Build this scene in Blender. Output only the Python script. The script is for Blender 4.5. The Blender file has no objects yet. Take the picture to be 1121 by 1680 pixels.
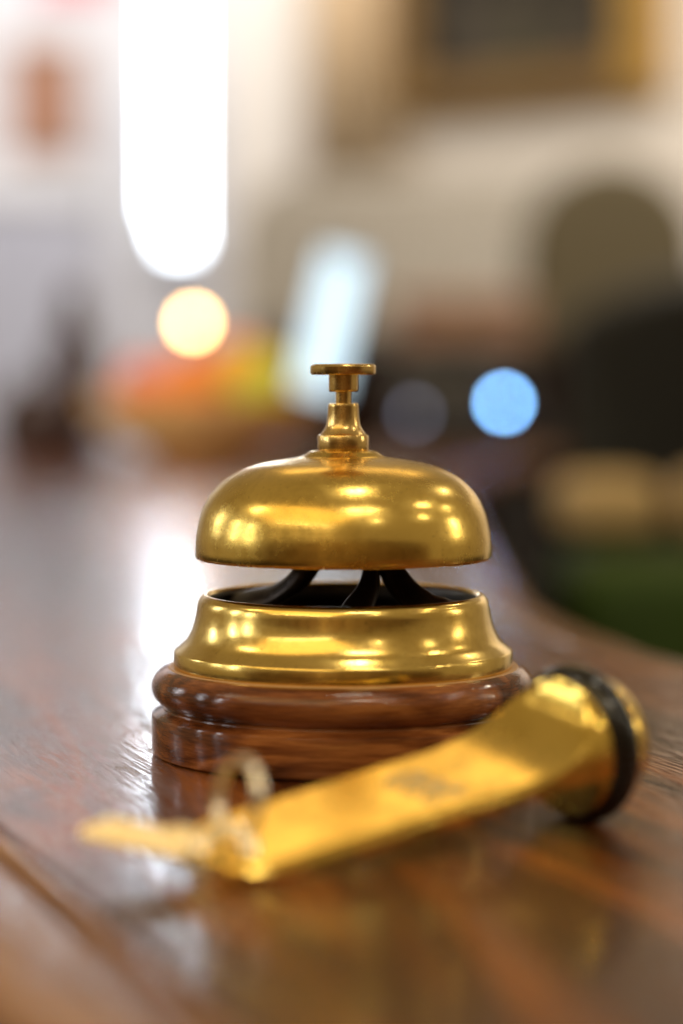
import bpy, bmesh, math, random
from mathutils import Vector, Matrix
random.seed(7)
R = math.radians
scene = bpy.context.scene
COL = scene.collection

# ------------------------------------------------------------------ camera
cam_d = bpy.data.cameras.new('camera')
cam = bpy.data.objects.new('camera', cam_d); COL.objects.link(cam)
cam_d.sensor_fit = 'HORIZONTAL'; cam_d.sensor_width = 24.0; cam_d.lens = 85.0
cam.location = (0.0007, -0.692, 0.1100)
cam.rotation_euler = (R(90 - 3.40), 0, 0)
cam_d.clip_start = 0.02; cam_d.clip_end = 60
cam_d.dof.use_dof = True
cam_d.dof.focus_distance = 0.672
cam_d.dof.aperture_fstop = 3.65
cam_d.dof.aperture_blades = 0
scene.camera = cam

# ------------------------------------------------------------------ world (soft warm indoor ambience)
world = bpy.data.worlds.new('World'); scene.world = world; world.use_nodes = True
wn = world.node_tree.nodes; wl = world.node_tree.links
bg = wn['Background']
bg.inputs['Color'].default_value = (1.0, 0.76, 0.44, 1)
bg.inputs['Strength'].default_value = 0.30

# ------------------------------------------------------------------ lamps of the room, and unseen fill lights
def area(name, loc, target, sx, sy, power, col):
    l = bpy.data.lights.new(name, 'AREA'); l.shape = 'RECTANGLE'; l.size = sx; l.size_y = sy
    l.energy = power; l.color = col
    o = bpy.data.objects.new(name, l); COL.objects.link(o)
    o.location = loc
    o.rotation_euler = (Vector(target) - Vector(loc)).to_track_quat('-Z', 'Y').to_euler()
    return o
WARM = (1.0, 0.70, 0.28); COOL = (0.88, 0.93, 1.0); NEUT = (1.0, 0.90, 0.72)
def ceiling(name, loc, sx, sy, rz, power, col):        # a lamp in the ceiling, shining straight down
    o = area(name, loc, (loc[0], loc[1], -1), sx, sy, power, col); o.rotation_euler = (0, 0, rz); return o
ceiling('ceiling_panel', (-1.15, -1.45, 1.52), 2.6, 1.5, R(-37), 19, WARM)
ceiling('ceiling_tube', (-1.57, -2.25, 1.5), 2.7, 0.08, R(-37), 13, NEUT)
ceiling('ceiling_tube', (0.40, -1.13, 1.5), 0.62, 0.13, R(13), 6, NEUT)
ceiling('ceiling_tube', (-1.95, -0.16, 1.5), 0.5, 0.16, R(-37), 5, NEUT)
ceiling('ceiling_spot', (0.15, -0.06, 1.5), 0.14, 0.14, 0, 3, NEUT)
for x, y in ((1.5, -0.06), (2.35, 0.63), (1.36, 1.26), (1.0, -1.9), (2.3, -0.7)):
    ceiling('ceiling_spot', (x, y, 1.5), 0.09, 0.09, 0, 2.4, NEUT)
ceiling('fob_fill', (0.1, 2.0, 1.55), 1.1, 0.8, 0, 4.2, WARM)  # unseen warm panel added to brighten the fob plate and counter
sp = bpy.data.lights.new('fruit_fill', 'SPOT'); sp.energy = 200; sp.color = (1, 0.86, 0.62); sp.spot_size = R(17); sp.spot_blend = 0.6; sp.shadow_soft_size = 0.03
so = bpy.data.objects.new('fruit_fill', sp); COL.objects.link(so); so.location = (-1.3, 0.5, 1.4)
so.rotation_euler = (Vector((-0.17, 2.26, 0.08)) - so.location).to_track_quat('-Z', 'Y').to_euler()  # unseen spot added to brighten the fruit bowl
for x, y in ((-2.7, 1.45), (-3.0, 0.22), (-3.0, -0.60)):
    area('side_window', (x, y, 0.80), (0, 0, 0.1), 0.20, 0.62, 5.5, COOL)
area('side_window', (3.0, 0.52, 0.85), (0, 0, 0.1), 0.22, 0.62, 5.5, NEUT)
area('wall_fill', (-1.35, 6.1, 2.4), (-1.3, 8.3, 0.3), 1.8, 0.8, 62, (0.93, 0.95, 1.0))  # unseen panel added to brighten the white back wall
area('wall_fill', (0.9, 3.0, 2.4), (0.6, 6.0, 0.6), 1.2, 0.8, 125, (1, 0.93, 0.83))  # unseen panel added to brighten the cream wall

scene.view_settings.view_transform = 'Standard'
scene.view_settings.look = 'None'
scene.view_settings.exposure = 0.0
scene.view_settings.gamma = 1.0

# ------------------------------------------------------------------ helpers
def tag(o, label=None, cat=None, group=None, kind=None):
    if label: o['label'] = label
    if cat: o['category'] = cat
    if group: o['group'] = group
    if kind: o['kind'] = kind
    return o
def empty(name, loc=(0, 0, 0), rot=(0, 0, 0)):
    o = bpy.data.objects.new(name, None); COL.objects.link(o)
    o.location = loc; o.rotation_euler = rot; o.empty_display_size = 0.02
    return o
def obj(name, bm, mat, parent=None, smooth=True, angle=35, loc=None, rot=None):
    me = bpy.data.meshes.new(name); bmesh.ops.recalc_face_normals(bm, faces=bm.faces)
    bm.to_mesh(me); bm.free()
    if mat: me.materials.append(mat)
    if smooth:
        for p in me.polygons: p.use_smooth = True
        me.set_sharp_from_angle(angle=R(angle))
    o = bpy.data.objects.new(name, me); COL.objects.link(o)
    if parent: o.parent = parent
    if loc: o.location = loc
    if rot: o.rotation_euler = rot
    return o
def bevel(o, w, seg=3, ang=35):
    m = o.modifiers.new('bevel', 'BEVEL'); m.width = w; m.segments = seg
    m.limit_method = 'ANGLE'; m.angle_limit = R(ang); m.harden_normals = False
    return o
def lathe(prof, n=128, bm=None, axis='Z'):
    bm = bm or bmesh.new(); rings = []
    for r, z in prof:
        if r < 1e-6:
            rings.append([bm.verts.new((0, 0, z))])
        else:
            rings.append([bm.verts.new((r*math.cos(2*math.pi*i/n), r*math.sin(2*math.pi*i/n), z)) for i in range(n)])
    for a, b in zip(rings, rings[1:]):
        for i in range(n):
            j = (i+1) % n
            if len(a) == 1 and len(b) == 1: continue
            if len(a) == 1: bm.faces.new((a[0], b[i], b[j]))
            elif len(b) == 1: bm.faces.new((a[i], b[0], a[j]))
            else: bm.faces.new((a[i], b[i], b[j], a[j]))
    if axis == 'X':
        bmesh.ops.transform(bm, matrix=Matrix(((0,0,1,0),(0,1,0,0),(-1,0,0,0),(0,0,0,1))), verts=bm.verts)
    return bm
def spline(pts, k=6):
    out = []
    n = len(pts)
    for i in range(n-1):
        p0 = pts[max(i-1, 0)]; p1 = pts[i]; p2 = pts[i+1]; p3 = pts[min(i+2, n-1)]
        for s in range(k):
            t = s/k
            out.append(tuple(0.5*((2*b)+(-a+c)*t+(2*a-5*b+4*c-d)*t*t+(-a+3*b-3*c+d)*t**3)
                             for a, b, c, d in zip(p0, p1, p2, p3)))
    out.append(tuple(pts[-1]))
    return out
def box(bm, c, s, rz=0):
    m = Matrix.Translation(c) @ Matrix.Rotation(rz, 4, 'Z') @ Matrix.Diagonal((s[0], s[1], s[2], 1))
    bmesh.ops.create_cube(bm, size=1, matrix=m); return bm
def tube(bm, path, rad, n=16, cap=True, flat=None, up=Vector((0, 0, 1))):
    """sweep an ellipse along a path; rad: number or list; flat: list of (side, thick) pairs"""
    path = [Vector(p) for p in path]; rings = []
    N = len(path)
    for i, p in enumerate(path):
        t = (path[min(i+1, N-1)] - path[max(i-1, 0)]).normalized()
        s = t.cross(up)
        if s.length < 1e-4: s = Vector((1, 0, 0))
        s.normalize(); u = s.cross(t).normalized()
        a, b = flat[i] if flat else ((rad[i], rad[i]) if isinstance(rad, (list, tuple)) else (rad, rad))
        rings.append([bm.verts.new(p + s*a*math.cos(2*math.pi*k/n) + u*b*math.sin(2*math.pi*k/n)) for k in range(n)])
    for A, B in zip(rings, rings[1:]):
        for k in range(n):
            bm.faces.new((A[k], A[(k+1) % n], B[(k+1) % n], B[k]))
    if cap:
        bm.faces.new(rings[0]); bm.faces.new(list(reversed(rings[-1])))
    return bm
def torus(bm, Rm, r, n=64, m=16, sz=1.0, mat=None):
    vs = []
    for i in range(n):
        a = 2*math.pi*i/n
        vs.append([bm.verts.new(((Rm+r*math.cos(2*math.pi*j/m))*math.cos(a), (Rm+r*math.cos(2*math.pi*j/m))*math.sin(a), sz*r*math.sin(2*math.pi*j/m))) for j in range(m)])
    new = [v for ring in vs for v in ring]
    for i in range(n):
        for j in range(m):
            bm.faces.new((vs[i][j], vs[(i+1) % n][j], vs[(i+1) % n][(j+1) % m], vs[i][(j+1) % m]))
    if mat is not None: bmesh.ops.transform(bm, matrix=mat, verts=new)
    return bm

# ------------------------------------------------------------------ materials
def mat(name):
    m = bpy.data.materials.new(name); m.use_nodes = True
    nt = m.node_tree; b = nt.nodes['Principled BSDF']
    return m, nt, b
def N(nt, typ, **kw):
    n = nt.nodes.new(typ)
    for k, v in kw.items():
        if k in n.inputs: n.inputs[k].default_value = v
        else: setattr(n, k, v)
    return n
def L(nt, a, b): nt.links.new(a, b)
def coords(nt, scale=(1, 1, 1), rot=(0, 0, 0), kind='Object'):
    tc = N(nt, 'ShaderNodeTexCoord'); mp = N(nt, 'ShaderNodeMapping')
    mp.inputs['Scale'].default_value = scale; mp.inputs['Rotation'].default_value = rot
    L(nt, tc.outputs[kind], mp.inputs['Vector']); return mp.outputs['Vector']
def noise(nt, vec, scale, detail=4, rough=0.5, dist=0.0):
    n = N(nt, 'ShaderNodeTexNoise'); n.inputs['Scale'].default_value = scale
    n.inputs['Detail'].default_value = detail; n.inputs['Roughness'].default_value = rough
    n.inputs['Distortion'].default_value = dist
    L(nt, vec, n.inputs['Vector']); return n.outputs['Fac']
def ramp(nt, fac, stops):
    r = N(nt, 'ShaderNodeValToRGB'); e = r.color_ramp.elements
    while len(e) < len(stops): e.new(0.5)
    for el, (p, c) in zip(e, stops):
        el.position = p; el.color = (*c, 1) if len(c) == 3 else c
    L(nt, fac, r.inputs['Fac']); return r.outputs['Color']
def maprange(nt, fac, a, b, c, d):
    m = N(nt, 'ShaderNodeMapRange'); 
    for i, v in zip((1, 2, 3, 4), (a, b, c, d)): m.inputs[i].default_value = v
    L(nt, fac, m.inputs[0]); return m.outputs[0]
def bump(nt, h, strength, dist, b, prev=None):
    n = N(nt, 'ShaderNodeBump'); n.inputs['Strength'].default_value = strength; n.inputs['Distance'].default_value = dist
    L(nt, h, n.inputs['Height'])
    if prev: L(nt, prev, n.inputs['Normal'])
    L(nt, n.outputs['Normal'], b.inputs['Normal']); return n.outputs['Normal']
def mix(nt, fac, a, b, mode='MIX'):
    m = N(nt, 'ShaderNodeMix', data_type='RGBA', blend_type=mode)
    if isinstance(fac, float): m.inputs[0].default_value = fac
    else: L(nt, fac, m.inputs[0])
    for s, v in ((6, a), (7, b)):
        if isinstance(v, tuple): m.inputs[s].default_value = (*v, 1)
        else: L(nt, v, m.inputs[s])
    return m.outputs[2]

def brass(name, col, dark, r0, r1, scr=0.04):
    m, nt, b = mat(name)
    v = coords(nt)
    f1 = noise(nt, v, 55, 5, 0.6, 0.4)
    f2 = noise(nt, v, 420, 3, 0.6)
    c = mix(nt, maprange(nt, f1, 0.40, 0.70, 0.0, 0.75), col, dark)
    f3 = noise(nt, v, 900, 2, 0.5)
    c = mix(nt, maprange(nt, f3, 0.66, 0.76, 0.0, 0.45), c, tuple(x*0.45 for x in dark))
    L(nt, c, b.inputs['Base Color'])
    b.inputs['Metallic'].default_value = 1.0
    ad = N(nt, 'ShaderNodeMath', operation='MULTIPLY'); L(nt, f1, ad.inputs[0]); L(nt, f2, ad.inputs[1])
    L(nt, maprange(nt, ad.outputs[0], 0.12, 0.42, r0, r1), b.inputs['Roughness'])
    # turning marks round the axis and fine wear
    v2 = coords(nt, (1, 1, 1))
    n1 = bump(nt, noise(nt, v2, 160, 4, 0.55), scr, 0.0006, b)
    v3 = coords(nt, (60, 60, 2600))
    bump(nt, noise(nt, v3, 1.0, 2, 0.5), scr*0.6, 0.0003, b, n1)
    return m
BRASS = brass('polished_brass', (0.90, 0.645, 0.19), (0.56, 0.35, 0.07), 0.16, 0.26)
BRASS_DOME = brass('dome_brass', (0.88, 0.61, 0.15), (0.52, 0.32, 0.055), 0.19, 0.31, 0.04)
BRASS_POST = brass('turned_brass', (0.84, 0.58, 0.21), (0.52, 0.33, 0.10), 0.16, 0.34, 0.06)
BRASS_FOB = brass('fob_brass', (0.92, 0.63, 0.14), (0.66, 0.42, 0.07), 0.12, 0.30, 0.05)

def plain(name, col, rough=0.5, metal=0.0, nscale=40, var=0.25, coat=0.0, bmp=0.1, bdist=0.002, spec=0.5):
    m, nt, b = mat(name); v = coords(nt)
    f = noise(nt, v, nscale, 4, 0.6)
    c = mix(nt, f, tuple(x*(1-var) for x in col), tuple(min(1, x*(1+var)) for x in col))
    L(nt, c, b.inputs['Base Color'])
    L(nt, maprange(nt, f, 0.3, 0.7, max(0.02, rough-0.08), rough+0.08), b.inputs['Roughness'])
    b.inputs['Metallic'].default_value = metal; b.inputs['Coat Weight'].default_value = coat
    b.inputs['Specular IOR Level'].default_value = spec
    if bmp: bump(nt, noise(nt, v, nscale*5, 3, 0.6), bmp, bdist, b)
    return m
def emit(name, col, strength):
    m, nt, b = mat(name)
    v = coords(nt); f = noise(nt, v, 3, 2)
    b.inputs['Base Color'].default_value = (*[min(1, c*0.8) for c in col], 1)
    c = mix(nt, f, tuple(x*0.9 for x in col), col)
    L(nt, c, b.inputs['Emission Color']); b.inputs['Emission Strength'].default_value = strength
    return m

def wood(name, ramp_stops, ring_scale, stretch, rot, rough, coat, coat_r, pore=0.4, pore_scale=1.0, pdist=0.0004, dist=2.0):
    m, nt, b = mat(name)
    tc = N(nt, 'ShaderNodeTexCoord')
    mr = N(nt, 'ShaderNodeMapping'); mr.inputs['Rotation'].default_value = (0, 0, rot)
    L(nt, tc.outputs['Object'], mr.inputs['Vector'])
    ms = N(nt, 'ShaderNodeMapping'); ms.inputs['Scale'].default_value = stretch
    L(nt, mr.outputs['Vector'], ms.inputs['Vector'])
    v = ms.outputs['Vector']
    f0 = noise(nt, v, ring_scale*0.35, 3, 0.55, dist)
    ml = N(nt, 'ShaderNodeMath', operation='MULTIPLY'); L(nt, f0, ml.inputs[0]); ml.inputs[1].default_value = 9.0
    fr = N(nt, 'ShaderNodeMath', operation='PINGPONG'); L(nt, ml.outputs[0], fr.inputs[0]); fr.inputs[1].default_value = 1.0
    mp = N(nt, 'ShaderNodeMapping'); mp.inputs['Scale'].default_value = (stretch[0]*16*pore_scale, stretch[1]*4.5*pore_scale, stretch[2]*16*pore_scale)
    L(nt, mr.outputs['Vector'], mp.inputs['Vector'])
    fine = noise(nt, mp.outputs['Vector'], ring_scale*1.2, 5, 0.65, 0.1)
    big = noise(nt, v, ring_scale*0.12, 2, 0.5)
    s = N(nt, 'ShaderNodeMath', operation='MULTIPLY_ADD'); L(nt, fr.outputs[0], s.inputs[0]); s.inputs[1].default_value = 0.45
    L(nt, maprange(nt, fine, 0.25, 0.75, 0, 0.4), s.inputs[2])
    s2 = N(nt, 'ShaderNodeMath', operation='MULTIPLY_ADD'); L(nt, big, s2.inputs[0]); s2.inputs[1].default_value = 0.35; L(nt, s.outputs[0], s2.inputs[2])
    c = ramp(nt, s2.outputs[0], ramp_stops)
    L(nt, c, b.inputs['Base Color'])
    L(nt, maprange(nt, fine, 0.3, 0.7, rough+0.08, rough-0.06), b.inputs['Roughness'])
    b.inputs['Specular IOR Level'].default_value = 0.0; b.inputs['Coat IOR'].default_value = 1.48; b.inputs['Coat Weight'].default_value = coat; b.inputs['Coat Roughness'].default_value = coat_r
    nn = bump(nt, maprange(nt, fine, 0.32, 0.52, 0, 1), pore, pdist, b)
    L(nt, nn, b.inputs['Coat Normal'])
    return m
GRAIN = R(-20.2)
COUNTER = wood('varnished_oak_counter', [(0.15, (0.010, 0.003, 0.001)), (0.42, (0.050, 0.013, 0.003)), (0.64, (0.13, 0.034, 0.006)), (0.95, (0.40, 0.12, 0.015))],
               30, (1.0, 0.13, 1.0), GRAIN, 0.36, 1.0, 0.145, 0.6, 1.9, 0.00018)
BEADWOOD = wood('pale_counter_edge', [(0.15, (0.09, 0.04, 0.02)), (0.45, (0.24, 0.11, 0.055)), (0.7, (0.32, 0.16, 0.085)), (0.95, (0.46, 0.26, 0.15))],
                30, (1.0, 0.13, 1.0), GRAIN, 0.36, 1.0, 0.14, 0.4, 1.0, 0.0002)  # paler wood ramp for the edge moulding
BASEWOOD = wood('turned_walnut', [(0.15, (0.018, 0.006, 0.002)), (0.42, (0.085, 0.024, 0.007)), (0.66, (0.20, 0.062, 0.017)), (0.92, (0.40, 0.15, 0.042))],
                110, (0.06, 0.5, 1.3), R(6), 0.25, 1.0, 0.07, 0.2, 0.8, 0.00012, 0.9)
DARKWOOD = wood('dark_stained_wood', [(0.2, (0.006, 0.003, 0.002)), (0.6, (0.018, 0.009, 0.006)), (0.95, (0.035, 0.017, 0.010))],
                12, (1, 1, 0.15), 0, 0.4, 0.3, 0.2, 0.2, 1.0, 0.001)
IRON = plain('cast_iron', (0.040, 0.027, 0.019), 0.36, 0.6, 120, 0.5, 0, 0.3, 0.0006)
STEEL = plain('grey_steel', (0.12, 0.115, 0.11), 0.35, 1.0, 80, 0.3, 0, 0.1, 0.0004)
NICKEL = plain('nickel', (0.80, 0.74, 0.64), 0.3, 1.0, 200, 0.12, 0, 0.05, 0.0003)
KEYBRASS = plain('worn_key_brass', (0.88, 0.76, 0.56), 0.28, 1.0, 200, 0.15, 0, 0.1, 0.0003)
RUBBER = plain('black_rubber', (0.010, 0.009, 0.008), 0.20, 0.0, 150, 0.3, 0, 0.1, 0.0003)
WORN = plain('worn_engraving', (0.58, 0.46, 0.26), 0.45, 0.7, 400, 0.3, 0, 0.3, 0.0003)
WALLW = plain('white_plaster', (0.80, 0.78, 0.80), 0.8, 0, 6, 0.04, 0, 0.2, 0.003)
WALLC = plain('cream_plaster', (0.76, 0.69, 0.61), 0.8, 0, 6, 0.05, 0, 0.2, 0.003)
WHITEP = plain('white_paint', (0.78, 0.78, 0.80), 0.45, 0, 8, 0.05, 0, 0.1, 0.001)
LAVP = plain('pale_blue_paint', (0.55, 0.57, 0.70), 0.5, 0, 8, 0.06, 0, 0.1, 0.001)
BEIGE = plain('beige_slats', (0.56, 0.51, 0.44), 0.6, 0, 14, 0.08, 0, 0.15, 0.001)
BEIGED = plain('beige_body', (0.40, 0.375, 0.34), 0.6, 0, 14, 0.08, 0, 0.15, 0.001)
CURT = plain('tan_curtain', (0.62, 0.47, 0.30), 0.85, 0, 20, 0.12, 0, 0.2, 0.002)
OLIVE = plain('olive_upholstery', (0.085, 0.064, 0.028), 0.8, 0, 30, 0.2, 0, 0.3, 0.002)
BLACKF = plain('black_upholstery', (0.006, 0.006, 0.004), 0.6, 0, 30, 0.3, 0, 0.3, 0.002)
GREENF = plain('dark_green_velvet', (0.035, 0.075, 0.004), 0.7, 0, 25, 0.4, 0, 0.3, 0.002)
TANF = plain('tan_leather', (0.62, 0.43, 0.19), 0.5, 0, 25, 0.2, 0, 0.2, 0.002)
FLOORM = wood('dark_floor', [(0.2, (0.010, 0.006, 0.004)), (0.6, (0.024, 0.013, 0.008)), (0.95, (0.04, 0.022, 0.012))], 6, (1, 0.2, 1), 0, 0.5, 0, 0.2, 0.2, 1, 0.001)
ORANGE = plain('orange_peel', (0.80, 0.22, 0.015), 0.42, 0, 90, 0.12, 0, 0.5, 0.002)
LIME = plain('lime_peel', (0.50, 0.50, 0.012), 0.4, 0, 70, 0.25, 0, 0.4, 0.002)
APPLE = plain('red_apple_skin', (0.65, 0.13, 0.06), 0.3, 0, 40, 0.3, 0.3, 0.1, 0.001)
BOWLW = plain('pale_bowl_wood', (0.70, 0.45, 0.20), 0.5, 0, 25, 0.2, 0, 0.2, 0.001)
BRONZE = plain('dark_bronze', (0.035, 0.016, 0.016), 0.45, 0.2, 40, 0.3, 0, 0.2, 0.001)
PLAST = plain('black_plastic', (0.013, 0.012, 0.013), 0.35, 0, 60, 0.2, 0, 0.1, 0.0005)
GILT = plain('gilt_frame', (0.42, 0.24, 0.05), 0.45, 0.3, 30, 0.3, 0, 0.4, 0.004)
GILTD = plain('shaded_gilt', (0.20, 0.11, 0.028), 0.5, 0.2, 30, 0.3, 0, 0.4, 0.004)  # left side and rails of the frame: shade put into the gilt colour
TERRA = plain('terracotta_print', (0.42, 0.20, 0.12), 0.7, 0, 9, 0.2, 0, 0.1, 0.001)
TERRAF = plain('brown_frame', (0.34, 0.17, 0.08), 0.6, 0, 20, 0.15, 0, 0.1, 0.001)
REDP = plain('red_print', (0.70, 0.08, 0.09), 0.6, 0, 20, 0.15, 0, 0.1, 0.001)
CASEP = plain('rosy_leather', (0.34, 0.19, 0.12), 0.55, 0, 25, 0.3, 0, 0.2, 0.001)
WINDOWM = emit('daylit_pane', (0.82, 0.91, 1.0), 16.0)
SCREENM = emit('lit_screen', (0.58, 0.80, 1.0), 1.15)
BULBM = emit('warm_bulb', (1.0, 0.54, 0.20), 50.0)
LEDB = emit('blue_led', (0.22, 0.52, 1.0), 58.0)
GLINT = emit('pale_glint', (0.55, 0.62, 0.9), 2.2)  # glowing bead that stands in for a pale glint
# landscape canvas of the far picture: soft blocks of grey, brown and green paint
m, nt, b = mat('painted_canvas')
v = coords(nt, (1, 1, 1)); f = noise(nt, v, 4.5, 5, 0.55, 0.6)
L(nt, ramp(nt, f, [(0.30, (0.006, 0.006, 0.008)), (0.45, (0.030, 0.026, 0.020)), (0.55, (0.075, 0.060, 0.045)), (0.68, (0.060, 0.066, 0.024)), (0.8, (0.17, 0.15, 0.11))]), b.inputs['Base Color'])
b.inputs['Roughness'].default_value = 0.95; b.inputs['Specular IOR Level'].default_value = 0.1
CANVAS = m

# ------------------------------------------------------------------ setting: floor and walls
FZ = -0.85
bm = bmesh.new(); box(bm, (0, 3, FZ-0.02), (12, 14, 0.04)); tag(obj('floor', bm, FLOORM, smooth=False), kind='structure')
# plain white back wall around the window opening
wx0, wx1, wz0, wz1, wy = -0.697, -0.542, 0.545, 1.95, 8.31
bm = bmesh.new()
def quadbox(x0, x1, z0, z1, y0=8.31, y1=8.45): box(bm, ((x0+x1)/2, (y0+y1)/2, (z0+z1)/2), (x1-x0, y1-y0, z1-z0))
quadbox(-5, wx0, FZ, 2.2); quadbox(wx1, 0.4, FZ, 2.2); quadbox(wx0, wx1, FZ, wz0); quadbox(wx0, wx1, wz1, 2.2)
tag(obj('wall_back', bm, WALLW, smooth=False), kind='structure')
# cream wall standing at an angle on the right
ax, ay, bx_, by_ = -0.36, 6.735, 3.2, 3.80
dv = Vector((bx_-ax, by_-ay, 0)); rzw = math.atan2(dv.y, dv.x); dn = dv.normalized(); nrm = Vector((dn.y, -dn.x, 0))
bm = bmesh.new(); mid = Vector(((ax+bx_)/2, (ay+by_)/2, (FZ+1.5)/2)) - nrm*0.08
box(bm, mid, (dv.length, 0.16, 1.5-FZ), rzw); tag(obj('wall_right', bm, WALLC, smooth=False), kind='structure')
def onwall(x, out=0.0):      # point on the angled wall at a given x
    t = (x-ax)/dv.x; p = Vector((ax, ay, 0)) + dv*t + nrm*out; return p

# panelled wall behind the camera, seen only in the brass
m, nt, b = mat('panelled_wall'); v = coords(nt, (1, 1, 1))
f = N(nt, 'ShaderNodeTexBrick'); f.offset = 0.0
f.inputs['Scale'].default_value = 1.0; f.inputs['Brick Width'].default_value = 0.62; f.inputs['Row Height'].default_value = 1.5
f.inputs['Mortar Size'].default_value = 0.09; f.inputs['Color1'].default_value = (0.60, 0.42, 0.22, 1); f.inputs['Color2'].default_value = (0.25, 0.13, 0.05, 1); f.inputs['Mortar'].default_value = (0.05, 0.022, 0.01, 1)
mp_ = N(nt, 'ShaderNodeMapping'); mp_.inputs['Rotation'].default_value = (R(90), 0, 0); L(nt, v, mp_.inputs['Vector']); L(nt, mp_.outputs['Vector'], f.inputs['Vector'])
L(nt, f.outputs['Color'], b.inputs['Base Color']); b.inputs['Roughness'].default_value = 0.5
bm = bmesh.new(); box(bm, (0, -3.6, 0.2), (18, 0.1, 2.1)); tag(obj('wall_front', bm, m, smooth=False), kind='structure')

# window in the back wall
win = empty('window', ((wx0+wx1)/2, 8.33, wz0))
tag(win, 'tall narrow window blazing white with daylight in the back wall', 'window')
hw = (wx1-wx0)/2
bm = bmesh.new(); box(bm, (0, 0.06, (wz1-wz0)/2), (2*hw-0.02, 0.01, wz1-wz0-0.02)); obj('pane', bm, WINDOWM, win, False)
bm = bmesh.new()
for sx in (-1, 1): box(bm, (sx*(hw-0.006), 0, (wz1-wz0)/2), (0.012, 0.05, wz1-wz0-0.004))
box(bm, (0, 0, 0.012), (2*hw-0.026, 0.05, 0.02)); box(bm, (0, 0, wz1-wz0-0.012), (2*hw-0.026, 0.05, 0.02))
obj('frame', bm, WHITEP, win, False)
bm = bmesh.new(); box(bm, (0, -0.05, -0.012), (2*hw+0.06, 0.10, 0.022)); bevel(obj('sill', bm, WHITEP, win, False), 0.004)

pot = empty('window_block_pot', (-0.668, 8.20, 0.545)); tag(pot, 'small white pot with a plant, added to cut the lower left of the bright window', 'plant pot')  # made-up pot, shapes the lower left of the window's bright outline
obj('pot', lathe([(0, 0), (0.028, 0), (0.036, 0.06), (0.039, 0.062), (0.039, 0.07), (0.033, 0.07), (0.03, 0.055), (0, 0.055)], 32), WHITEP, pot)
LEAF = plain('pale_leaf', (0.35, 0.42, 0.30), 0.6, 0, 30, 0.2, 0, 0, 0.001)
for k in range(9):
    a = k*2.4; bm = bmesh.new(); r_ = 0.03+0.012*(k % 3)
    pth = spline([(0, 0, 0.055), (0.4*r_*math.cos(a), 0.4*r_*math.sin(a), 0.085+0.004*k), (r_*math.cos(a), r_*math.sin(a), 0.10+0.005*k)], 4)
    tube(bm, pth, 1, 8, True, [(0.001+0.011*math.sin(math.pi*min(1, i/(len(pth)-1)+0.02)), 0.0008) for i in range(len(pth))]); obj('leaf', bm, LEAF, pot)
# small pictures left of the window
def picture(name, label, c, w, h, fw, fm, cm, rz=0, depth=0.03):
    p = empty(name, c, (0, 0, rz)); tag(p, label, 'picture')
    for sx in (-1, 1):
        b_ = bmesh.new(); box(b_, (sx*(w/2-fw/2), -depth/2, 0), (fw, depth, h)); bevel(obj('frame_side', b_, fm, p, False), 0.006)
    for sz in (-1, 1):
        b_ = bmesh.new(); box(b_, (0, -depth/2, sz*(h/2-fw/2)), (w-2*fw, depth*0.96, fw)); bevel(obj('frame_rail', b_, fm, p, False), 0.006)
    b_ = bmesh.new(); box(b_, (0, -depth*0.3, 0), (w-2*fw, 0.008, h-2*fw)); obj('print', b_, cm, p, False)
    return p
picture('picture', 'small square terracotta picture in a brown frame on the white wall', (-1.09, 8.305, 1.10), 0.27, 0.42, 0.03, TERRAF, TERRA)
picture('picture', 'red picture at the top edge of the photo, left of the window', (-0.99, 8.305, 1.62), 0.26, 0.26, 0.02, REDP, REDP)
# gilt framed painting on the angled wall
pc = onwall(0.525, 0.005); pw = 0.92; ph = 0.62; pb = 0.825
pt = empty('painting', (pc.x, pc.y, pb+ph/2), (0, 0, rzw)); tag(pt, 'large landscape painting in a gilt frame on the cream wall', 'painting')
def framebar(nm, c, s, m_):
    b_ = bmesh.new(); box(b_, c, s); bevel(obj(nm, b_, m_, pt, False), 0.015)
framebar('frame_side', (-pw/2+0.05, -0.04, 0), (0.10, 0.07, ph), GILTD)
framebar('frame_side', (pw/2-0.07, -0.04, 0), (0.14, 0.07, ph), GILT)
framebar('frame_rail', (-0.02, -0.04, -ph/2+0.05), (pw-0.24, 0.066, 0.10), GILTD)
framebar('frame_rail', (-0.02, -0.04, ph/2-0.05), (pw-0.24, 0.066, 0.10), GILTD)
b_ = bmesh.new(); box(b_, (-0.02, -0.02, 0), (pw-0.24, 0.01, ph-0.2)); obj('canvas', b_, CANVAS, pt, False)
# tan curtain left of the painting
bm = bmesh.new(); A = []; B = []
for i in range(61):
    x = -0.06 + 0.27*i/60; p = onwall(x, 0.05 + 0.022*math.sin(i*0.9) + 0.01*math.sin(i*0.37))
    A.append(bm.verts.new((p.x, p.y, 0.66))); B.append(bm.verts.new((p.x, p.y, 1.48)))
for i in range(60): bm.faces.new((A[i], A[i+1], B[i+1], B[i]))
cu = obj('curtain', bm, CURT); s_ = cu.modifiers.new('thick', 'SOLIDIFY'); s_.thickness = 0.004
tag(cu, 'tan curtain hanging beside the gilt framed painting', 'curtain')

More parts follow.
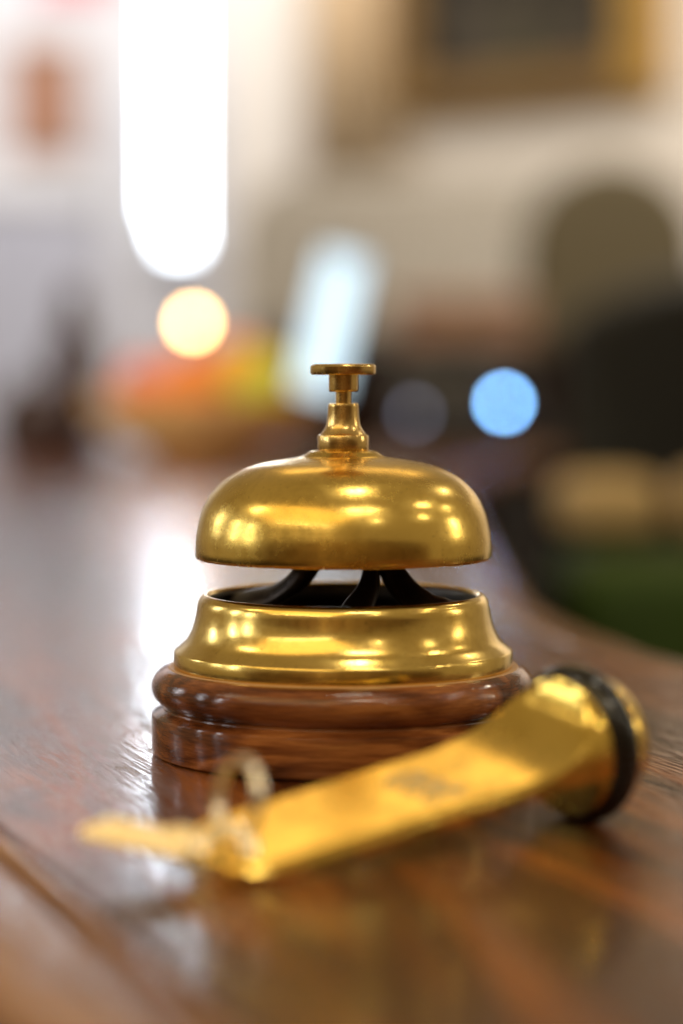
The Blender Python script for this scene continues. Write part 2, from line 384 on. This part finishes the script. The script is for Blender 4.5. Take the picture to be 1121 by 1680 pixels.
# pale blue sideboard against the white wall
sb = empty('sideboard', (-1.15, 6.6, FZ)); tag(sb, 'pale lavender sideboard below the terracotta picture', 'sideboard')
bm = bmesh.new(); box(bm, (0, 0, 0.72), (0.86, 0.4, 1.44)); bevel(obj('body', bm, LAVP, sb, False), 0.01)
for k in range(2):
    bm = bmesh.new(); box(bm, (-0.21+0.42*k, -0.208, 0.72), (0.40, 0.016, 1.36)); d_ = bevel(obj('door', bm, LAVP, sb, False), 0.006)
    bm = bmesh.new(); box(bm, (-0.04+0.08*k, -0.225, 0.9), (0.012, 0.02, 0.12)); obj('handle', bm, STEEL, d_, False)
bm = bmesh.new(); box(bm, (0, 0, 1.455), (0.9, 0.44, 0.03)); bevel(obj('top', bm, WHITEP, sb, False), 0.006)

# beige ribbed shutter cabinet
rzc = math.atan2(4.508-4.808, 0.419+0.222)
rc = empty('shutter_cabinet', (0.10, 4.66, FZ), (0, 0, rzc)); tag(rc, 'beige shutter cabinet with horizontal slats and a rounded shoulder', 'cabinet')
W2 = 0.36; z0, z1 = 0.20-FZ, 0.535-FZ
out = [(-W2, 0.0), (W2, 0.0), (W2, z1)] + [(-W2+0.14-0.14*math.sin(t*math.pi/16), z1-0.14+0.14*math.cos(t*math.pi/16)) for t in range(9)]
bm = bmesh.new(); fr = [bm.verts.new((x, -0.02, z)) for x, z in out]; bk = [bm.verts.new((x, 0.3, z)) for x, z in out]
bm.faces.new(fr); bm.faces.new(list(reversed(bk)))
for i in range(len(out)): j = (i+1) % len(out); bm.faces.new((fr[i], bk[i], bk[j], fr[j]))
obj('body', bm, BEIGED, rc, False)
nsl = 18
for k in range(nsl):
    zc = z0 + (z1-0.012-z0)*(k+0.5)/nsl; h_ = (z1-z0)/nsl*0.82
    xl = -W2+0.012 if zc < z1-0.14 else -W2+0.012+0.14*(1-math.sqrt(max(0, 1-((zc-z1+0.14)/0.14)**2)))
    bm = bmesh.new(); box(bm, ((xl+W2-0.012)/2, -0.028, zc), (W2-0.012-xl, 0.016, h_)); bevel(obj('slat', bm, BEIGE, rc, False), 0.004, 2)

# low dark cabinet running behind the counter
dc = empty('dark_cabinet', (0.36, 3.75, FZ)); tag(dc, 'low dark wooden cabinet behind the far end of the counter', 'cabinet')
bm = bmesh.new(); box(bm, (0, 0, 0.49), (1.08, 0.4, 0.98)); bevel(obj('body', bm, DARKWOOD, dc, False), 0.008)
bm = bmesh.new(); box(bm, (0, 0, 0.992), (1.12, 0.44, 0.02)); bevel(obj('top', bm, DARKWOOD, dc, False), 0.005)
for k in range(3):
    bm = bmesh.new(); box(bm, (-0.355+0.355*k, -0.21, 0.5), (0.34, 0.02, 0.9)); d_ = bevel(obj('door', bm, DARKWOOD, dc, False), 0.006)
    bm = bmesh.new(); lathe([(0, 0), (0.008, 0.002), (0.012, 0.012), (0.008, 0.02), (0, 0.022)], 24, bm); obj('knob', bm, STEEL, d_, loc=(-0.22+0.355*k, -0.22, 0.6), rot=(R(90), 0, 0))
cs = empty('leather_case', (0.215, 3.62, 0.153-0.001)); tag(cs, 'small rosy brown leather case on the low dark cabinet', 'case')
bm = bmesh.new(); box(bm, (0, 0, 0.03), (0.24, 0.14, 0.06)); bevel(obj('body', bm, CASEP, cs, False), 0.008)
bm = bmesh.new(); box(bm, (0, 0, 0.075), (0.244, 0.144, 0.026)); bevel(obj('lid', bm, CASEP, cs, False), 0.008)
bm = bmesh.new(); box(bm, (0, -0.074, 0.06), (0.03, 0.006, 0.02)); obj('clasp', bm, GILT, cs, False)

# olive chair with a tall rounded back
ch = empty('chair', (0.515, 3.90, FZ)); tag(ch, 'tall chair with a rounded olive brown back at the right', 'chair')
bm = bmesh.new(); hw_ = 0.17; out = [(-hw_*1.15, 0.42), (hw_*1.15, 0.42)]
for t in range(17):
    a = math.pi*t/16; out.append((hw_*math.cos(a), 1.185 + 0.17*math.sin(a)))
fr = [bm.verts.new((x, 0.0-0.10*(z-0.42)*0, z)) for x, z in out]; bk = [bm.verts.new((x, 0.07, z)) for x, z in out]
bm.faces.new(fr); bm.faces.new(list(reversed(bk)))
for i in range(len(out)): j = (i+1) % len(out); bm.faces.new((fr[i], bk[i], bk[j], fr[j]))
bevel(obj('backrest', bm, OLIVE, ch, False), 0.02, 4)
bm = bmesh.new(); box(bm, (0, -0.24, 0.42), (0.40, 0.46, 0.10)); bevel(obj('seat', bm, BLACKF, ch, False), 0.03, 4)
for sx in (-1, 1):
    bm = bmesh.new(); box(bm, (sx*0.19, -0.20, 0.66), (0.06, 0.42, 0.42)); bevel(obj('armrest', bm, BLACKF, ch, False), 0.02, 4)
    for sy in (-0.42, -0.04):
        bm = bmesh.new(); lathe([(0, 0), (0.014, 0), (0.022, 0.37), (0, 0.37)], 16, bm); obj('leg', bm, DARKWOOD, ch, loc=(sx*0.16, sy, 0))
# dark wing of a second, nearer armchair at the right edge
ar = empty('armchair', (0.62, 2.45, FZ)); tag(ar, 'black armchair at the right edge of the photo', 'armchair')
bm = bmesh.new(); hw_ = 0.33; out = [(-hw_, 0.40), (hw_, 0.40)]
for t in range(17):
    a = math.pi*t/16; out.append((hw_*math.cos(a), 1.0 + 0.10*math.sin(a)))
fr = [bm.verts.new((x, 0, z)) for x, z in out]; bk = [bm.verts.new((x, 0.1, z)) for x, z in out]
bm.faces.new(fr); bm.faces.new(list(reversed(bk)))
for i in range(len(out)): j = (i+1) % len(out); bm.faces.new((fr[i], bk[i], bk[j], fr[j]))
bevel(obj('backrest', bm, BLACKF, ar, False), 0.03, 4)
bm = bmesh.new(); box(bm, (0, -0.22, 0.36), (0.54, 0.5, 0.16)); bevel(obj('seat', bm, BLACKF, ar, False), 0.04, 4)
for sx in (-1, 1):
    bm = bmesh.new(); box(bm, (sx*0.30, -0.20, 0.50), (0.08, 0.5, 0.40)); bevel(obj('armrest', bm, BLACKF, ar, False), 0.03, 4)
    for sy in (-0.42, 0.04):
        bm = bmesh.new(); lathe([(0, 0), (0.016, 0), (0.024, 0.29), (0, 0.29)], 16, bm); obj('leg', bm, DARKWOOD, ar, loc=(sx*0.24, sy, 0))
# green bench with two tan cushions
gb = empty('bench', (0.42, 1.42, FZ)); tag(gb, 'dark green velvet bench below the counter edge at the right', 'bench')
bm = bmesh.new(); box(bm, (0, 0, 0.72), (0.46, 0.26, 0.16)); bevel(obj('seat', bm, GREENF, gb, False), 0.03, 5)
bm = bmesh.new(); box(bm, (0, 0, 0.59), (0.44, 0.24, 0.09)); bevel(obj('seat_rail', bm, DARKWOOD, gb, False), 0.006)
for sx in (-1, 1):
    for sy in (-1, 1):
        bm = bmesh.new(); lathe([(0, 0), (0.014, 0), (0.022, 0.54), (0, 0.54)], 16, bm); obj('leg', bm, DARKWOOD, gb, loc=(sx*0.19, sy*0.09, 0))
def cushion(label, loc, sx, sy, sz):
    bm = bmesh.new(); bmesh.ops.create_uvsphere(bm, u_segments=40, v_segments=24, radius=1)
    for v_ in bm.verts:
        c = v_.co; 
        for a in range(3): c[a] = math.copysign(abs(c[a])**0.6, c[a])
        v_.co = Vector((c.x*sx, c.y*sy, c.z*sz))
    o = obj('cushion', bm, TANF, loc=loc); tag(o, label, 'cushion', 'tan cushions on the green bench'); return o
cushion('tan bolster cushion on the green bench, the one nearer the bell', (0.238, 1.47, -0.012), 0.048, 0.05, 0.028)
cushion('tan bolster cushion on the green bench, cut by the right edge', (0.350, 1.47, -0.012), 0.052, 0.05, 0.032)

# ------------------------------------------------------------------ the counter
ct = empty('reception_counter', (0, 0, 0)); tag(ct, 'dark varnished oak reception counter with moulded edge under the bell', 'counter')
def cpt(x, d): return (x, d-0.692)
right = spline([cpt(0.62, 0.52), cpt(0.35, 0.62), cpt(0.16, 0.80), cpt(0.099, 0.925), cpt(0.0855, 0.985), cpt(0.0735, 1.045), cpt(0.063, 1.13), cpt(0.0605, 1.25), cpt(0.066, 1.64), cpt(0.088, 2.3), cpt(0.18, 2.9), cpt(0.30, 3.27)], 8)
def lx(d): return -0.056 + 0.368*(0.510-d)
bound = [cpt(lx(0.02), 0.02), cpt(0.62, 0.02)] + right + [cpt(lx(3.27), 3.27)]
def ccw_area(p): return sum(a[0]*b[1]-b[0]*a[1] for a, b in zip(p, p[1:]+p[:1]))/2
if ccw_area(bound) < 0: bound.reverse()
def offset(poly, d):         # positive = outward for a counter-clockwise polygon
    out = []; n = len(poly)
    for i in range(n):
        p0 = Vector(poly[i-1]); p1 = Vector(poly[i]); p2 = Vector(poly[(i+1) % n])
        e1 = (p1-p0).normalized(); e2 = (p2-p1).normalized()
        n1 = Vector((e1.y, -e1.x)); n2 = Vector((e2.y, -e2.x)); b_ = (n1+n2)
        k = max(0.35, 1+n1.dot(n2))
        out.append(tuple(p1 + b_*d/k))
    return out
def strip(bm, prof, closed_top=False, closed_bot=False):
    rings = [[bm.verts.new((*p, z)) for p in offset(bound, o)] for o, z in prof]
    n = len(bound)
    for a, b_ in zip(rings, rings[1:]):
        for i in range(n):
            j = (i+1) % n; bm.faces.new((a[i], a[j], b_[j], b_[i]))
    if closed_top: bm.faces.new(rings[0])
    if closed_bot: bm.faces.new(list(reversed(rings[-1])))
bm = bmesh.new()
strip(bm, [(0, 0), (0.0006, -0.0003), (0.0010, -0.0012), (0.0012, -0.012), (-0.02, -0.03)], True, True)
obj('counter_top', bm, COUNTER, ct, True, 25)
bm = bmesh.new()
prof = [(0.0016, -0.012), (0.0016, -0.0012)]
prof += [(0.0016+0.0026-0.0026*math.cos(a), -0.0012+0.0016*math.sin(a)) for a in [math.pi*i/10 for i in range(1, 10)]]
prof += [(0.0069, -0.0014), (0.0071, -0.0034), (0.0080, -0.0036), (0.0083, -0.0028), (0.0090, -0.0024), (0.0300, -0.0026)]
prof += [(0.0300+0.0042*math.sin(a), -0.0026-0.0042*(1-math.cos(a))*1.2) for a in [math.pi/2*i/6 for i in range(1, 7)]]
prof += [(0.0342, -0.016), (0.012, -0.030)]
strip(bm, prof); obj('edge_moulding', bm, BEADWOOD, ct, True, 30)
bm = bmesh.new(); strip(bm, [(-0.03, -0.0305), (-0.03, FZ)], False, False); obj('front_panel', bm, DARKWOOD, ct, False)

# ------------------------------------------------------------------ the desk bell
MM = 0.001
bell = empty('desk_bell', (0.0012, 0, 0.0002)); tag(bell, 'brass reception desk bell with plunger on a turned dark wood base', 'bell')
def mmp(pts): return [(r*MM, z*MM) for r, z in pts]
# wooden base: square-edged foot, groove, fat torus
wood_p = [(0, 0), (53.8, 0), (54.6, 0.5), (54.9, 1.2), (54.9, 10.9), (54.75, 11.4), (54.3, 11.7), (52.2, 12.6), (51.8, 12.9), (51.7, 13.3)]
wood_p += [(48.7+6.2*math.cos(a), 19.0+5.7*math.sin(a)) for a in [R(-66+10*i) for i in range(16)]]
wood_p += [(48.9, 24.4), (47.0, 24.3), (40, 24.3), (0, 24.3)]
wb = obj('wooden_base', lathe(mmp(wood_p), 160), BASEWOOD, bell, True, 28)
PALEW = plain('worn_pale_wood', (0.46, 0.27, 0.13), 0.45, 0, 200, 0.3, 0, 0.1, 0.0003)
obj('worn_lip', lathe(mmp([(48.0, 24.35), (49.6, 24.75), (50.2, 24.6), (50.4, 24.2)]), 160), PALEW, bell, True, 60)
# brass skirt
sk = [(48.2, 24.0), (48.5, 24.4), (48.6, 25.0), (48.6, 28.9), (48.35, 29.4)]
sk += spline([(47.9, 29.7), (46.9, 30.5), (45.6, 31.7), (44.6, 33.1), (43.7, 34.9), (42.9, 37.0), (42.35, 39.4), (42.0, 41.6)], 4)
sk += [(41.85, 42.6), (41.55, 43.6), (41.0, 44.5), (40.2, 45.1), (39.7, 45.3), (39.2, 45.3), (38.6, 45.0), (38.3, 44.5)]
obj('brass_skirt', lathe(mmp(sk), 160), BRASS, bell, True, 40)
inn = [(38.3, 44.5), (38.1, 43), (38.6, 40), (40, 36.2), (40.5, 35.4), (20, 35.0), (0, 35.0)]
obj('inner_liner', lathe(mmp(inn), 128), IRON, bell, True, 40)
bm = bmesh.new(); obj('liner_rim', lathe(mmp([(38.35, 44.3), (38.05, 44.2), (37.8, 43.0), (37.9, 41.0), (38.4, 40.9)]), 128), STEEL, bell, True, 50)
# cast bracket with three legs
br = obj('bracket', lathe(mmp([(0, 60), (6.5, 60), (8.5, 62), (9, 70), (6, 76), (3, 80), (0, 80)]), 48), IRON, bell)
def leg(pts, wid):
    p = spline([(x*MM, y*MM, z*MM) for x, y, z in pts], 8)
    wv = [w[0] for w in spline([(w,) for w in wid[0]], 8)]; tv = [w[0] for w in spline([(w,) for w in wid[1]], 8)]
    bm = bmesh.new(); tube(bm, p, 1, 20, True, [(a*MM, b_*MM) for a, b_ in zip(wv, tv)], up=Vector((0.0, -0.5, 0.9)))
    return obj('leg', bm, IRON, br, True, 60)
leg([(-5.5, 2, 64), (-8.5, 3, 57), (-11, 4.5, 51.5), (-15, 7, 47), (-21, 11, 43.5), (-28, 15, 41.8), (-34, 18, 41)], ([4.6, 4.0, 4.2, 5.0, 5.6, 5.6, 4.2], [3.4, 3.2, 3.2, 2.8, 2.4, 2.0, 1.3]))
leg([(7.5, -3, 64), (7.9, -5, 57), (7.8, -8, 51.5), (6.8, -12, 47), (4.0, -18, 43), (2.0, -22, 41)], ([3.0, 2.4, 2.6, 3.4, 4.4, 3.6], [3.4, 3.0, 3.0, 2.8, 2.2, 1.4]))
leg([(10.5, -2, 64), (12.0, -3, 57), (14.0, -5, 52), (17.5, -8, 47), (23, -12, 43.2), (30, -12, 41.8), (37, -8, 41.4)], ([4.6, 3.8, 3.9, 4.6, 5.4, 5.4, 4.0], [3.0, 2.8, 2.6, 2.4, 2.0, 1.6, 1.1]))
# dome
do = [(41.4, 55.7), (41.9, 55.5), (42.3, 55.8), (42.45, 56.4)]
do += spline([(42.45, 58.2), (42.3, 61.2), (41.8, 64.4), (40.6, 69.0), (38.2, 73.6), (34.2, 77.8), (29.6, 80.5), (24.5, 82.3), (18.5, 83.5), (13.2, 84.3)], 5)
do += spline([(11.6, 84.7), (10.5, 85.4), (9.6, 86.0), (8.4, 86.35), (7.0, 86.4)], 3) + [(2.4, 86.4)]
di = [(2.4, 84.6), (12, 83.0), (24, 80.8), (33, 76.8), (38.6, 70), (40.8, 62), (41.2, 57), (41.4, 55.7)]
obj('dome', lathe(mmp(do + di), 192), BRASS_DOME, bell, True, 40)
# post collar, flared
po = [(2.2, 86.0), (6.9, 86.3), (7.2, 86.6), (7.3, 87.0), (7.3, 90.3), (7.1, 90.75), (6.6, 90.9)]
po += spline([(6.4, 91.1), (5.7, 92.0), (5.0, 93.2), (4.65, 94.9), (4.45, 97.0), (4.35, 99.4)], 4) + [(4.25, 99.75), (3.9, 99.85), (2.1, 99.85)]
obj('post', lathe(mmp(po), 96), BRASS_POST, bell, True, 30)
pl = obj('plunger', lathe(mmp([(0, 96), (2.2, 96), (2.2, 103.2), (3.9, 103.2), (4.15, 103.5), (4.2, 103.9), (4.2, 108.1), (0, 108.1)]), 64), BRASS_POST, bell, True, 30)
obj('button', lathe(mmp([(0, 108.0), (8.9, 108.0), (9.25, 108.25), (9.35, 108.6), (9.35, 110.3), (9.15, 110.6), (8.75, 110.95), (8.3, 111.05), (0, 111.1)]), 96), BRASS_POST, pl, True, 30)

# ------------------------------------------------------------------ the key fob
fob = empty('key_fob', (0, 0, 0)); tag(fob, 'heavy brass hotel key fob with black rubber ring lying before the bell', 'key fob')
RC = Vector((0.0580, -0.108, 0.0190)); TIP = Vector((-0.0305, -0.1765, 0.0075))
xax = (RC-TIP).normalized()                      # local +x runs from the tip to the head
yax = Vector((0, 0, 1)).cross(xax).normalized(); zax = xax.cross(yax)
roll = R(9)
y2 = yax*math.cos(roll) + zax*math.sin(roll); z2 = xax.cross(y2)
Mf = Matrix((( xax.x, y2.x, z2.x, RC.x), (xax.y, y2.y, z2.y, RC.y), (xax.z, y2.z, z2.z, RC.z), (0, 0, 0, 1)))
fob.matrix_world = Mf
LEN = (RC-TIP).length
RH = 0.0170; zt0 = -0.0022; th = 0.0038
bm = bmesh.new(); rings = []; K = 10
stations = [-LEN + 0.0002*0 + LEN*0 + s for s in ([0.0004, 0.0012, 0.0025, 0.0045, 0.007, 0.010, 0.014, 0.019, 0.025, 0.032, 0.04, 0.05, 0.06, 0.068, 0.072] )]
x_end = -0.0050
xs = [x for x in stations if x < x_end-0.031] + [x_end-0.031+0.037*(1-math.cos(math.pi/2*i/22)) if False else x_end-0.030*math.cos(math.pi/2*i/22) for i in range(23)]
for x in xs:
    u = max(0.0, min(1.0, (x-(x_end-0.030))/0.030))
    zl = zt0 + 0.0040*min(1.0, max(0.0, (x+LEN)/(LEN-0.006)))
    zt = zl + (RH*0.985-zl)*(1-math.sqrt(max(0, 1-u**2.5)))**1.0
    ub = max(0.0, min(1.0, (x-(x_end-0.005))/0.005))
    zb = (zl-th) + (-RH*0.985-(zl-th))*(1-math.sqrt(max(0, 1-ub*ub)))
    s = (x+LEN)
    wf = 1.0
    if s < 0.014: wf = math.sqrt(max(0.0, 1-((0.014-s)/0.014)**2))*0.97+0.03
    wf *= 0.91 + 0.09*min(1, s/0.08)
    loop = []
    def yy(z):
        zz = z if z > zl else zl + (z-zl)*ub
        return wf*math.sqrt(max(0, RH*RH-zz*zz))
    for k in range(K): t = -1+2*k/K; loop.append((t*yy(zb), zb))
    ch_ = 0.0019*(1-u)*min(1.0, s/0.006); ze = zt-ch_*0.8; yt = max(0.0003, yy(zt)-ch_)
    for k in range(K): z = zb+(ze-zb)*k/(K-1); loop.append((yy(z), z))
    for k in range(K): t = 1-2*k/(K-1); loop.append((t*yt, zt))
    for k in range(K): z = ze+(zb-ze)*k/K; loop.append((-yy(z), z))
    rings.append([bm.verts.new((x, y, z)) for y, z in loop])
for a, b_ in zip(rings, rings[1:]):
    n = len(a)
    for i in range(n): j = (i+1) % n; bm.faces.new((a[i], a[j], b_[j], b_[i]))
bm.faces.new(rings[0]); bm.faces.new(list(reversed(rings[-1])))
bmesh.ops.remove_doubles(bm, verts=bm.verts, dist=1e-6)
body = obj('tongue', bm, BRASS_FOB, fob, True, 30)
hp = [(0, -0.0056), (0.0160, -0.0056), (0.0168, -0.0052), (0.0170, -0.0046), (0.0170, -0.0038), (0.0140, -0.0036), (0.0140, 0.0036), (0.0164, 0.0038), (0.0166, 0.0048), (0.0160, 0.0068), (0.0150, 0.0092), (0.0125, 0.0112), (0.0085, 0.0124), (0, 0.0128)]
obj('head', lathe(hp, 96, None, 'X'), BRASS_FOB, fob, True, 40)
bm = bmesh.new(); torus(bm, 0.0150, 0.0046, 96, 20, 1.0); bmesh.ops.transform(bm, matrix=Matrix.Rotation(R(90), 4, 'Y'), verts=bm.verts)
obj('rubber_ring', bm, RUBBER, fob)
# worn engraved mark on the tongue
bm = bmesh.new()
def stroke(pts, w=0.0008):
    p = spline([(x, y, zt0+0.0040*(x+LEN)/(LEN-0.006)+0.00005) for x, y in pts], 6); tube(bm, p, 1, 8, True, [(w, 0.00022)]*len(p))
cx0 = -0.050
for k, (ox, oy) in enumerate([(0, 0.005), (0.0005, -0.001), (0.001, -0.007)]):
    stroke([(cx0+ox-0.006, oy-0.001), (cx0+ox-0.003, oy+0.002), (cx0+ox+0.002, oy+0.0018), (cx0+ox+0.005, oy-0.001), (cx0+ox+0.001, oy-0.002)])
    stroke([(cx0+ox-0.005, oy-0.0022), (cx0+ox-0.001, oy-0.0005), (cx0+ox+0.003, oy-0.0024)])
obj('engraved_mark', bm, WORN, fob)

# split ring and door key
def fobpt(x, y, z): return Mf @ Vector((x, y, z))
rg = empty('key_ring', (-0.0225, -0.1665, 0.0158)); tag(rg, 'thin metal split ring standing up in the end of the fob', 'key ring')
for k in range(2):
    bm = bmesh.new(); torus(bm, 0.0088, 0.00065, 64, 10); obj('coil', bm, NICKEL if k else KEYBRASS, rg, rot=(R(80), R(10), R(-60)), loc=(0.0012*k, 0.0007*k, 0))
def door_key(label, loc, rot, blade=0.027):
    k = empty('door_key', loc, rot); tag(k, label, 'key', 'keys on the split ring')
    bm = bmesh.new(); torus(bm, 0.0056, 0.0018, 48, 12, 0.55); obj('bow', bm, KEYBRASS, k)
    bm = bmesh.new(); top = [(0.0075, 0.0040), (0.011, 0.0040), (0.012, 0.0036)]
    nt_ = 9
    for i in range(nt_): top.append((0.013+(blade-0.006)*i/nt_, 0.0034 if i % 2 == 0 else 0.0022))
    top += [(0.013+blade-0.006, 0.0012), (0.011+blade, -0.0008)]
    bot = [(0.010+blade, -0.0034), (0.0075, -0.0038)]
    o2 = top+bot
    f1 = [bm.verts.new((x, y, 0.0009)) for x, y in o2]; f2 = [bm.verts.new((x, y, -0.0009)) for x, y in o2]
    bm.faces.new(f1); bm.faces.new(list(reversed(f2)))
    for i in range(len(o2)): j = (i+1) % len(o2); bm.faces.new((f1[i], f2[i], f2[j], f1[j]))
    bevel(obj('blade', bm, KEYBRASS, k, False), 0.0003, 2)
    return k
door_key('brass door key pointing left from the split ring', (-0.0245, -0.1735, 0.0055), (R(125), R(-8), R(167)), 0.022)

# ------------------------------------------------------------------ things on the far end of the counter
fb = empty('fruit_bowl', (-0.168, 2.26, 0.0)); fb.scale = (1.22, 1.0, 1.05); tag(fb, 'wide pale wooden bowl of fruit on the far end of the counter', 'bowl')
bp = [(0, 0), (0.055, 0), (0.058, 0.006), (0.085, 0.022), (0.112, 0.048), (0.122, 0.072), (0.119, 0.074), (0.108, 0.052), (0.08, 0.03), (0.05, 0.016), (0, 0.014)]
obj('bowl_body', lathe(bp, 64), BOWLW, fb)
def fruit(name, label, c, r, m_, sq=(1, 1, 1)):
    f = empty(name, (c[0], c[1], c[2])); tag(f, label, 'fruit', 'fruit in the bowl')
    bm = bmesh.new(); bmesh.ops.create_uvsphere(bm, u_segments=32, v_segments=20, radius=r)
    for v_ in bm.verts:
        v_.co = Vector((v_.co.x*sq[0], v_.co.y*sq[1], v_.co.z*sq[2])); 
        if v_.co.z > r*0.9*sq[2]: v_.co.z -= 0.12*r
    obj('peel', bm, m_, f)
    bm = bmesh.new(); lathe([(0, 0), (0.003, 0), (0.0025, 0.006), (0, 0.006)], 10, bm); obj('stem', bm, BRONZE, f, loc=(0, 0, r*0.84*sq[2]))
fruit('orange', 'bright orange in the middle of the fruit bowl, below the glowing bulb', (-0.175, 2.22, 0.095), 0.040, ORANGE)
fruit('orange', 'orange at the back of the fruit bowl, behind the lime', (-0.128, 2.30, 0.112), 0.038, ORANGE)
fruit('lime', 'yellow green lime at the right of the fruit bowl', (-0.090, 2.21, 0.092), 0.042, LIME, (1.1, 1, 0.95))
fruit('apple', 'rosy apple at the left of the fruit bowl', (-0.238, 2.23, 0.088), 0.034, APPLE)
# bronze figurine
st = empty('figurine', (-0.325, 2.25, 0.0)); st.scale = (1.25, 1.25, 1.12); tag(st, 'dark bronze figurine at the left end of the counter', 'figurine')
obj('plinth', lathe([(0, 0), (0.034, 0), (0.036, 0.006), (0.030, 0.016), (0, 0.016)], 48), BRONZE, st)
obj('body', lathe(spline([(0.012, 0.016), (0.024, 0.03), (0.026, 0.06), (0.022, 0.09), (0.025, 0.115), (0.022, 0.132), (0.009, 0.142)], 4) + [(0, 0.144)], 48), BRONZE, st)
obj('head', lathe(spline([(0.006, 0.138), (0.012, 0.150), (0.014, 0.164), (0.009, 0.180), (0.001, 0.192)], 4), 32), BRONZE, st)
jr = empty('jar', (-0.392, 2.33, 0.0)); tag(jr, 'squat dark brown jar beside the bronze figurine', 'jar')
obj('jar_body', lathe(spline([(0.0, 0.0), (0.03, 0.001), (0.042, 0.03), (0.036, 0.065), (0.022, 0.08)], 4), 48), BRONZE, jr)
obj('lid', lathe([(0, 0.08), (0.026, 0.08), (0.024, 0.088), (0.008, 0.094), (0.008, 0.104), (0, 0.107)], 48), BRONZE, jr)
# small lamp with a bare bulb
lm = empty('table_lamp', (-0.189, 2.408, 0.0)); tag(lm, 'small table lamp with a glowing bare bulb behind the fruit bowl', 'lamp')
obj('lamp_stand', lathe([(0, 0), (0.03, 0), (0.03, 0.006), (0.006, 0.012), (0.005, 0.145), (0.008, 0.15), (0.008, 0.160), (0, 0.160)], 32), BRONZE, lm)
bm = bmesh.new(); bmesh.ops.create_uvsphere(bm, u_segments=24, v_segments=16, radius=0.0085); obj('bulb', bm, BULBM, lm, loc=(0, 0, 0.1685))
# tilted tablet on a stand
tb = empty('tablet', (-0.012, 2.03, 0.0), (0, 0, R(-14))); tag(tb, 'pale blue lit tablet screen leaning on a stand behind the bell', 'tablet')
tr = Matrix.Rotation(R(13), 4, 'Y')
bm = bmesh.new(); box(bm, (0, 0, 0), (0.056, 0.009, 0.165)); bmesh.ops.transform(bm, matrix=tr, verts=bm.verts)
tbody = bevel(obj('case', bm, PLAST, tb, False, loc=(0.002, 0, 0.160)), 0.003)
bm = bmesh.new(); box(bm, (0, -0.0052, 0), (0.051, 0.001, 0.158)); bmesh.ops.transform(bm, matrix=tr, verts=bm.verts); obj('screen', bm, SCREENM, tbody, False)
bm = bmesh.new(); box(bm, (-0.02, 0.03, 0.006), (0.09, 0.08, 0.012)); box(bm, (-0.014, 0.02, 0.06), (0.02, 0.012, 0.10)); bevel(obj('stand', bm, PLAST, tb, False), 0.004)
# dark telephone console with a blue indicator lamp and a bead glowing as a glint
tp = empty('telephone_console', (0.155, 2.43, 0.0)); tag(tp, 'black telephone console with a round blue indicator light', 'telephone')
bm = bmesh.new(); vs = [(-0.085, -0.03, 0), (0.085, -0.03, 0), (0.085, 0.09, 0), (-0.085, 0.09, 0), (-0.085, -0.022, 0.085), (0.085, -0.022, 0.085), (0.085, 0.09, 0.11), (-0.085, 0.09, 0.11)]
V = [bm.verts.new(p) for p in vs]
for f in ((0, 3, 2, 1), (4, 5, 6, 7), (0, 1, 5, 4), (1, 2, 6, 5), (2, 3, 7, 6), (3, 0, 4, 7)): bm.faces.new([V[i] for i in f])
bevel(obj('body', bm, PLAST, tp, False), 0.005)
for x, z, m_, lb in ((0.0535, 0.066, LEDB, 'blue indicator light'), (-0.061, 0.052, GLINT, 'dim pale bead glowing in place of a glint')):
    bm = bmesh.new(); bmesh.ops.create_uvsphere(bm, u_segments=20, v_segments=12, radius=0.006); o = obj('indicator', bm, m_, tp, loc=(x, -0.026, z)); o['label'] = lb
bm = bmesh.new(); tube(bm, spline([(-0.07, 0.03, 0.118), (-0.05, 0.03, 0.132), (0.05, 0.03, 0.132), (0.07, 0.03, 0.118)], 6), 0.012, 16); obj('handset', bm, PLAST, tp)
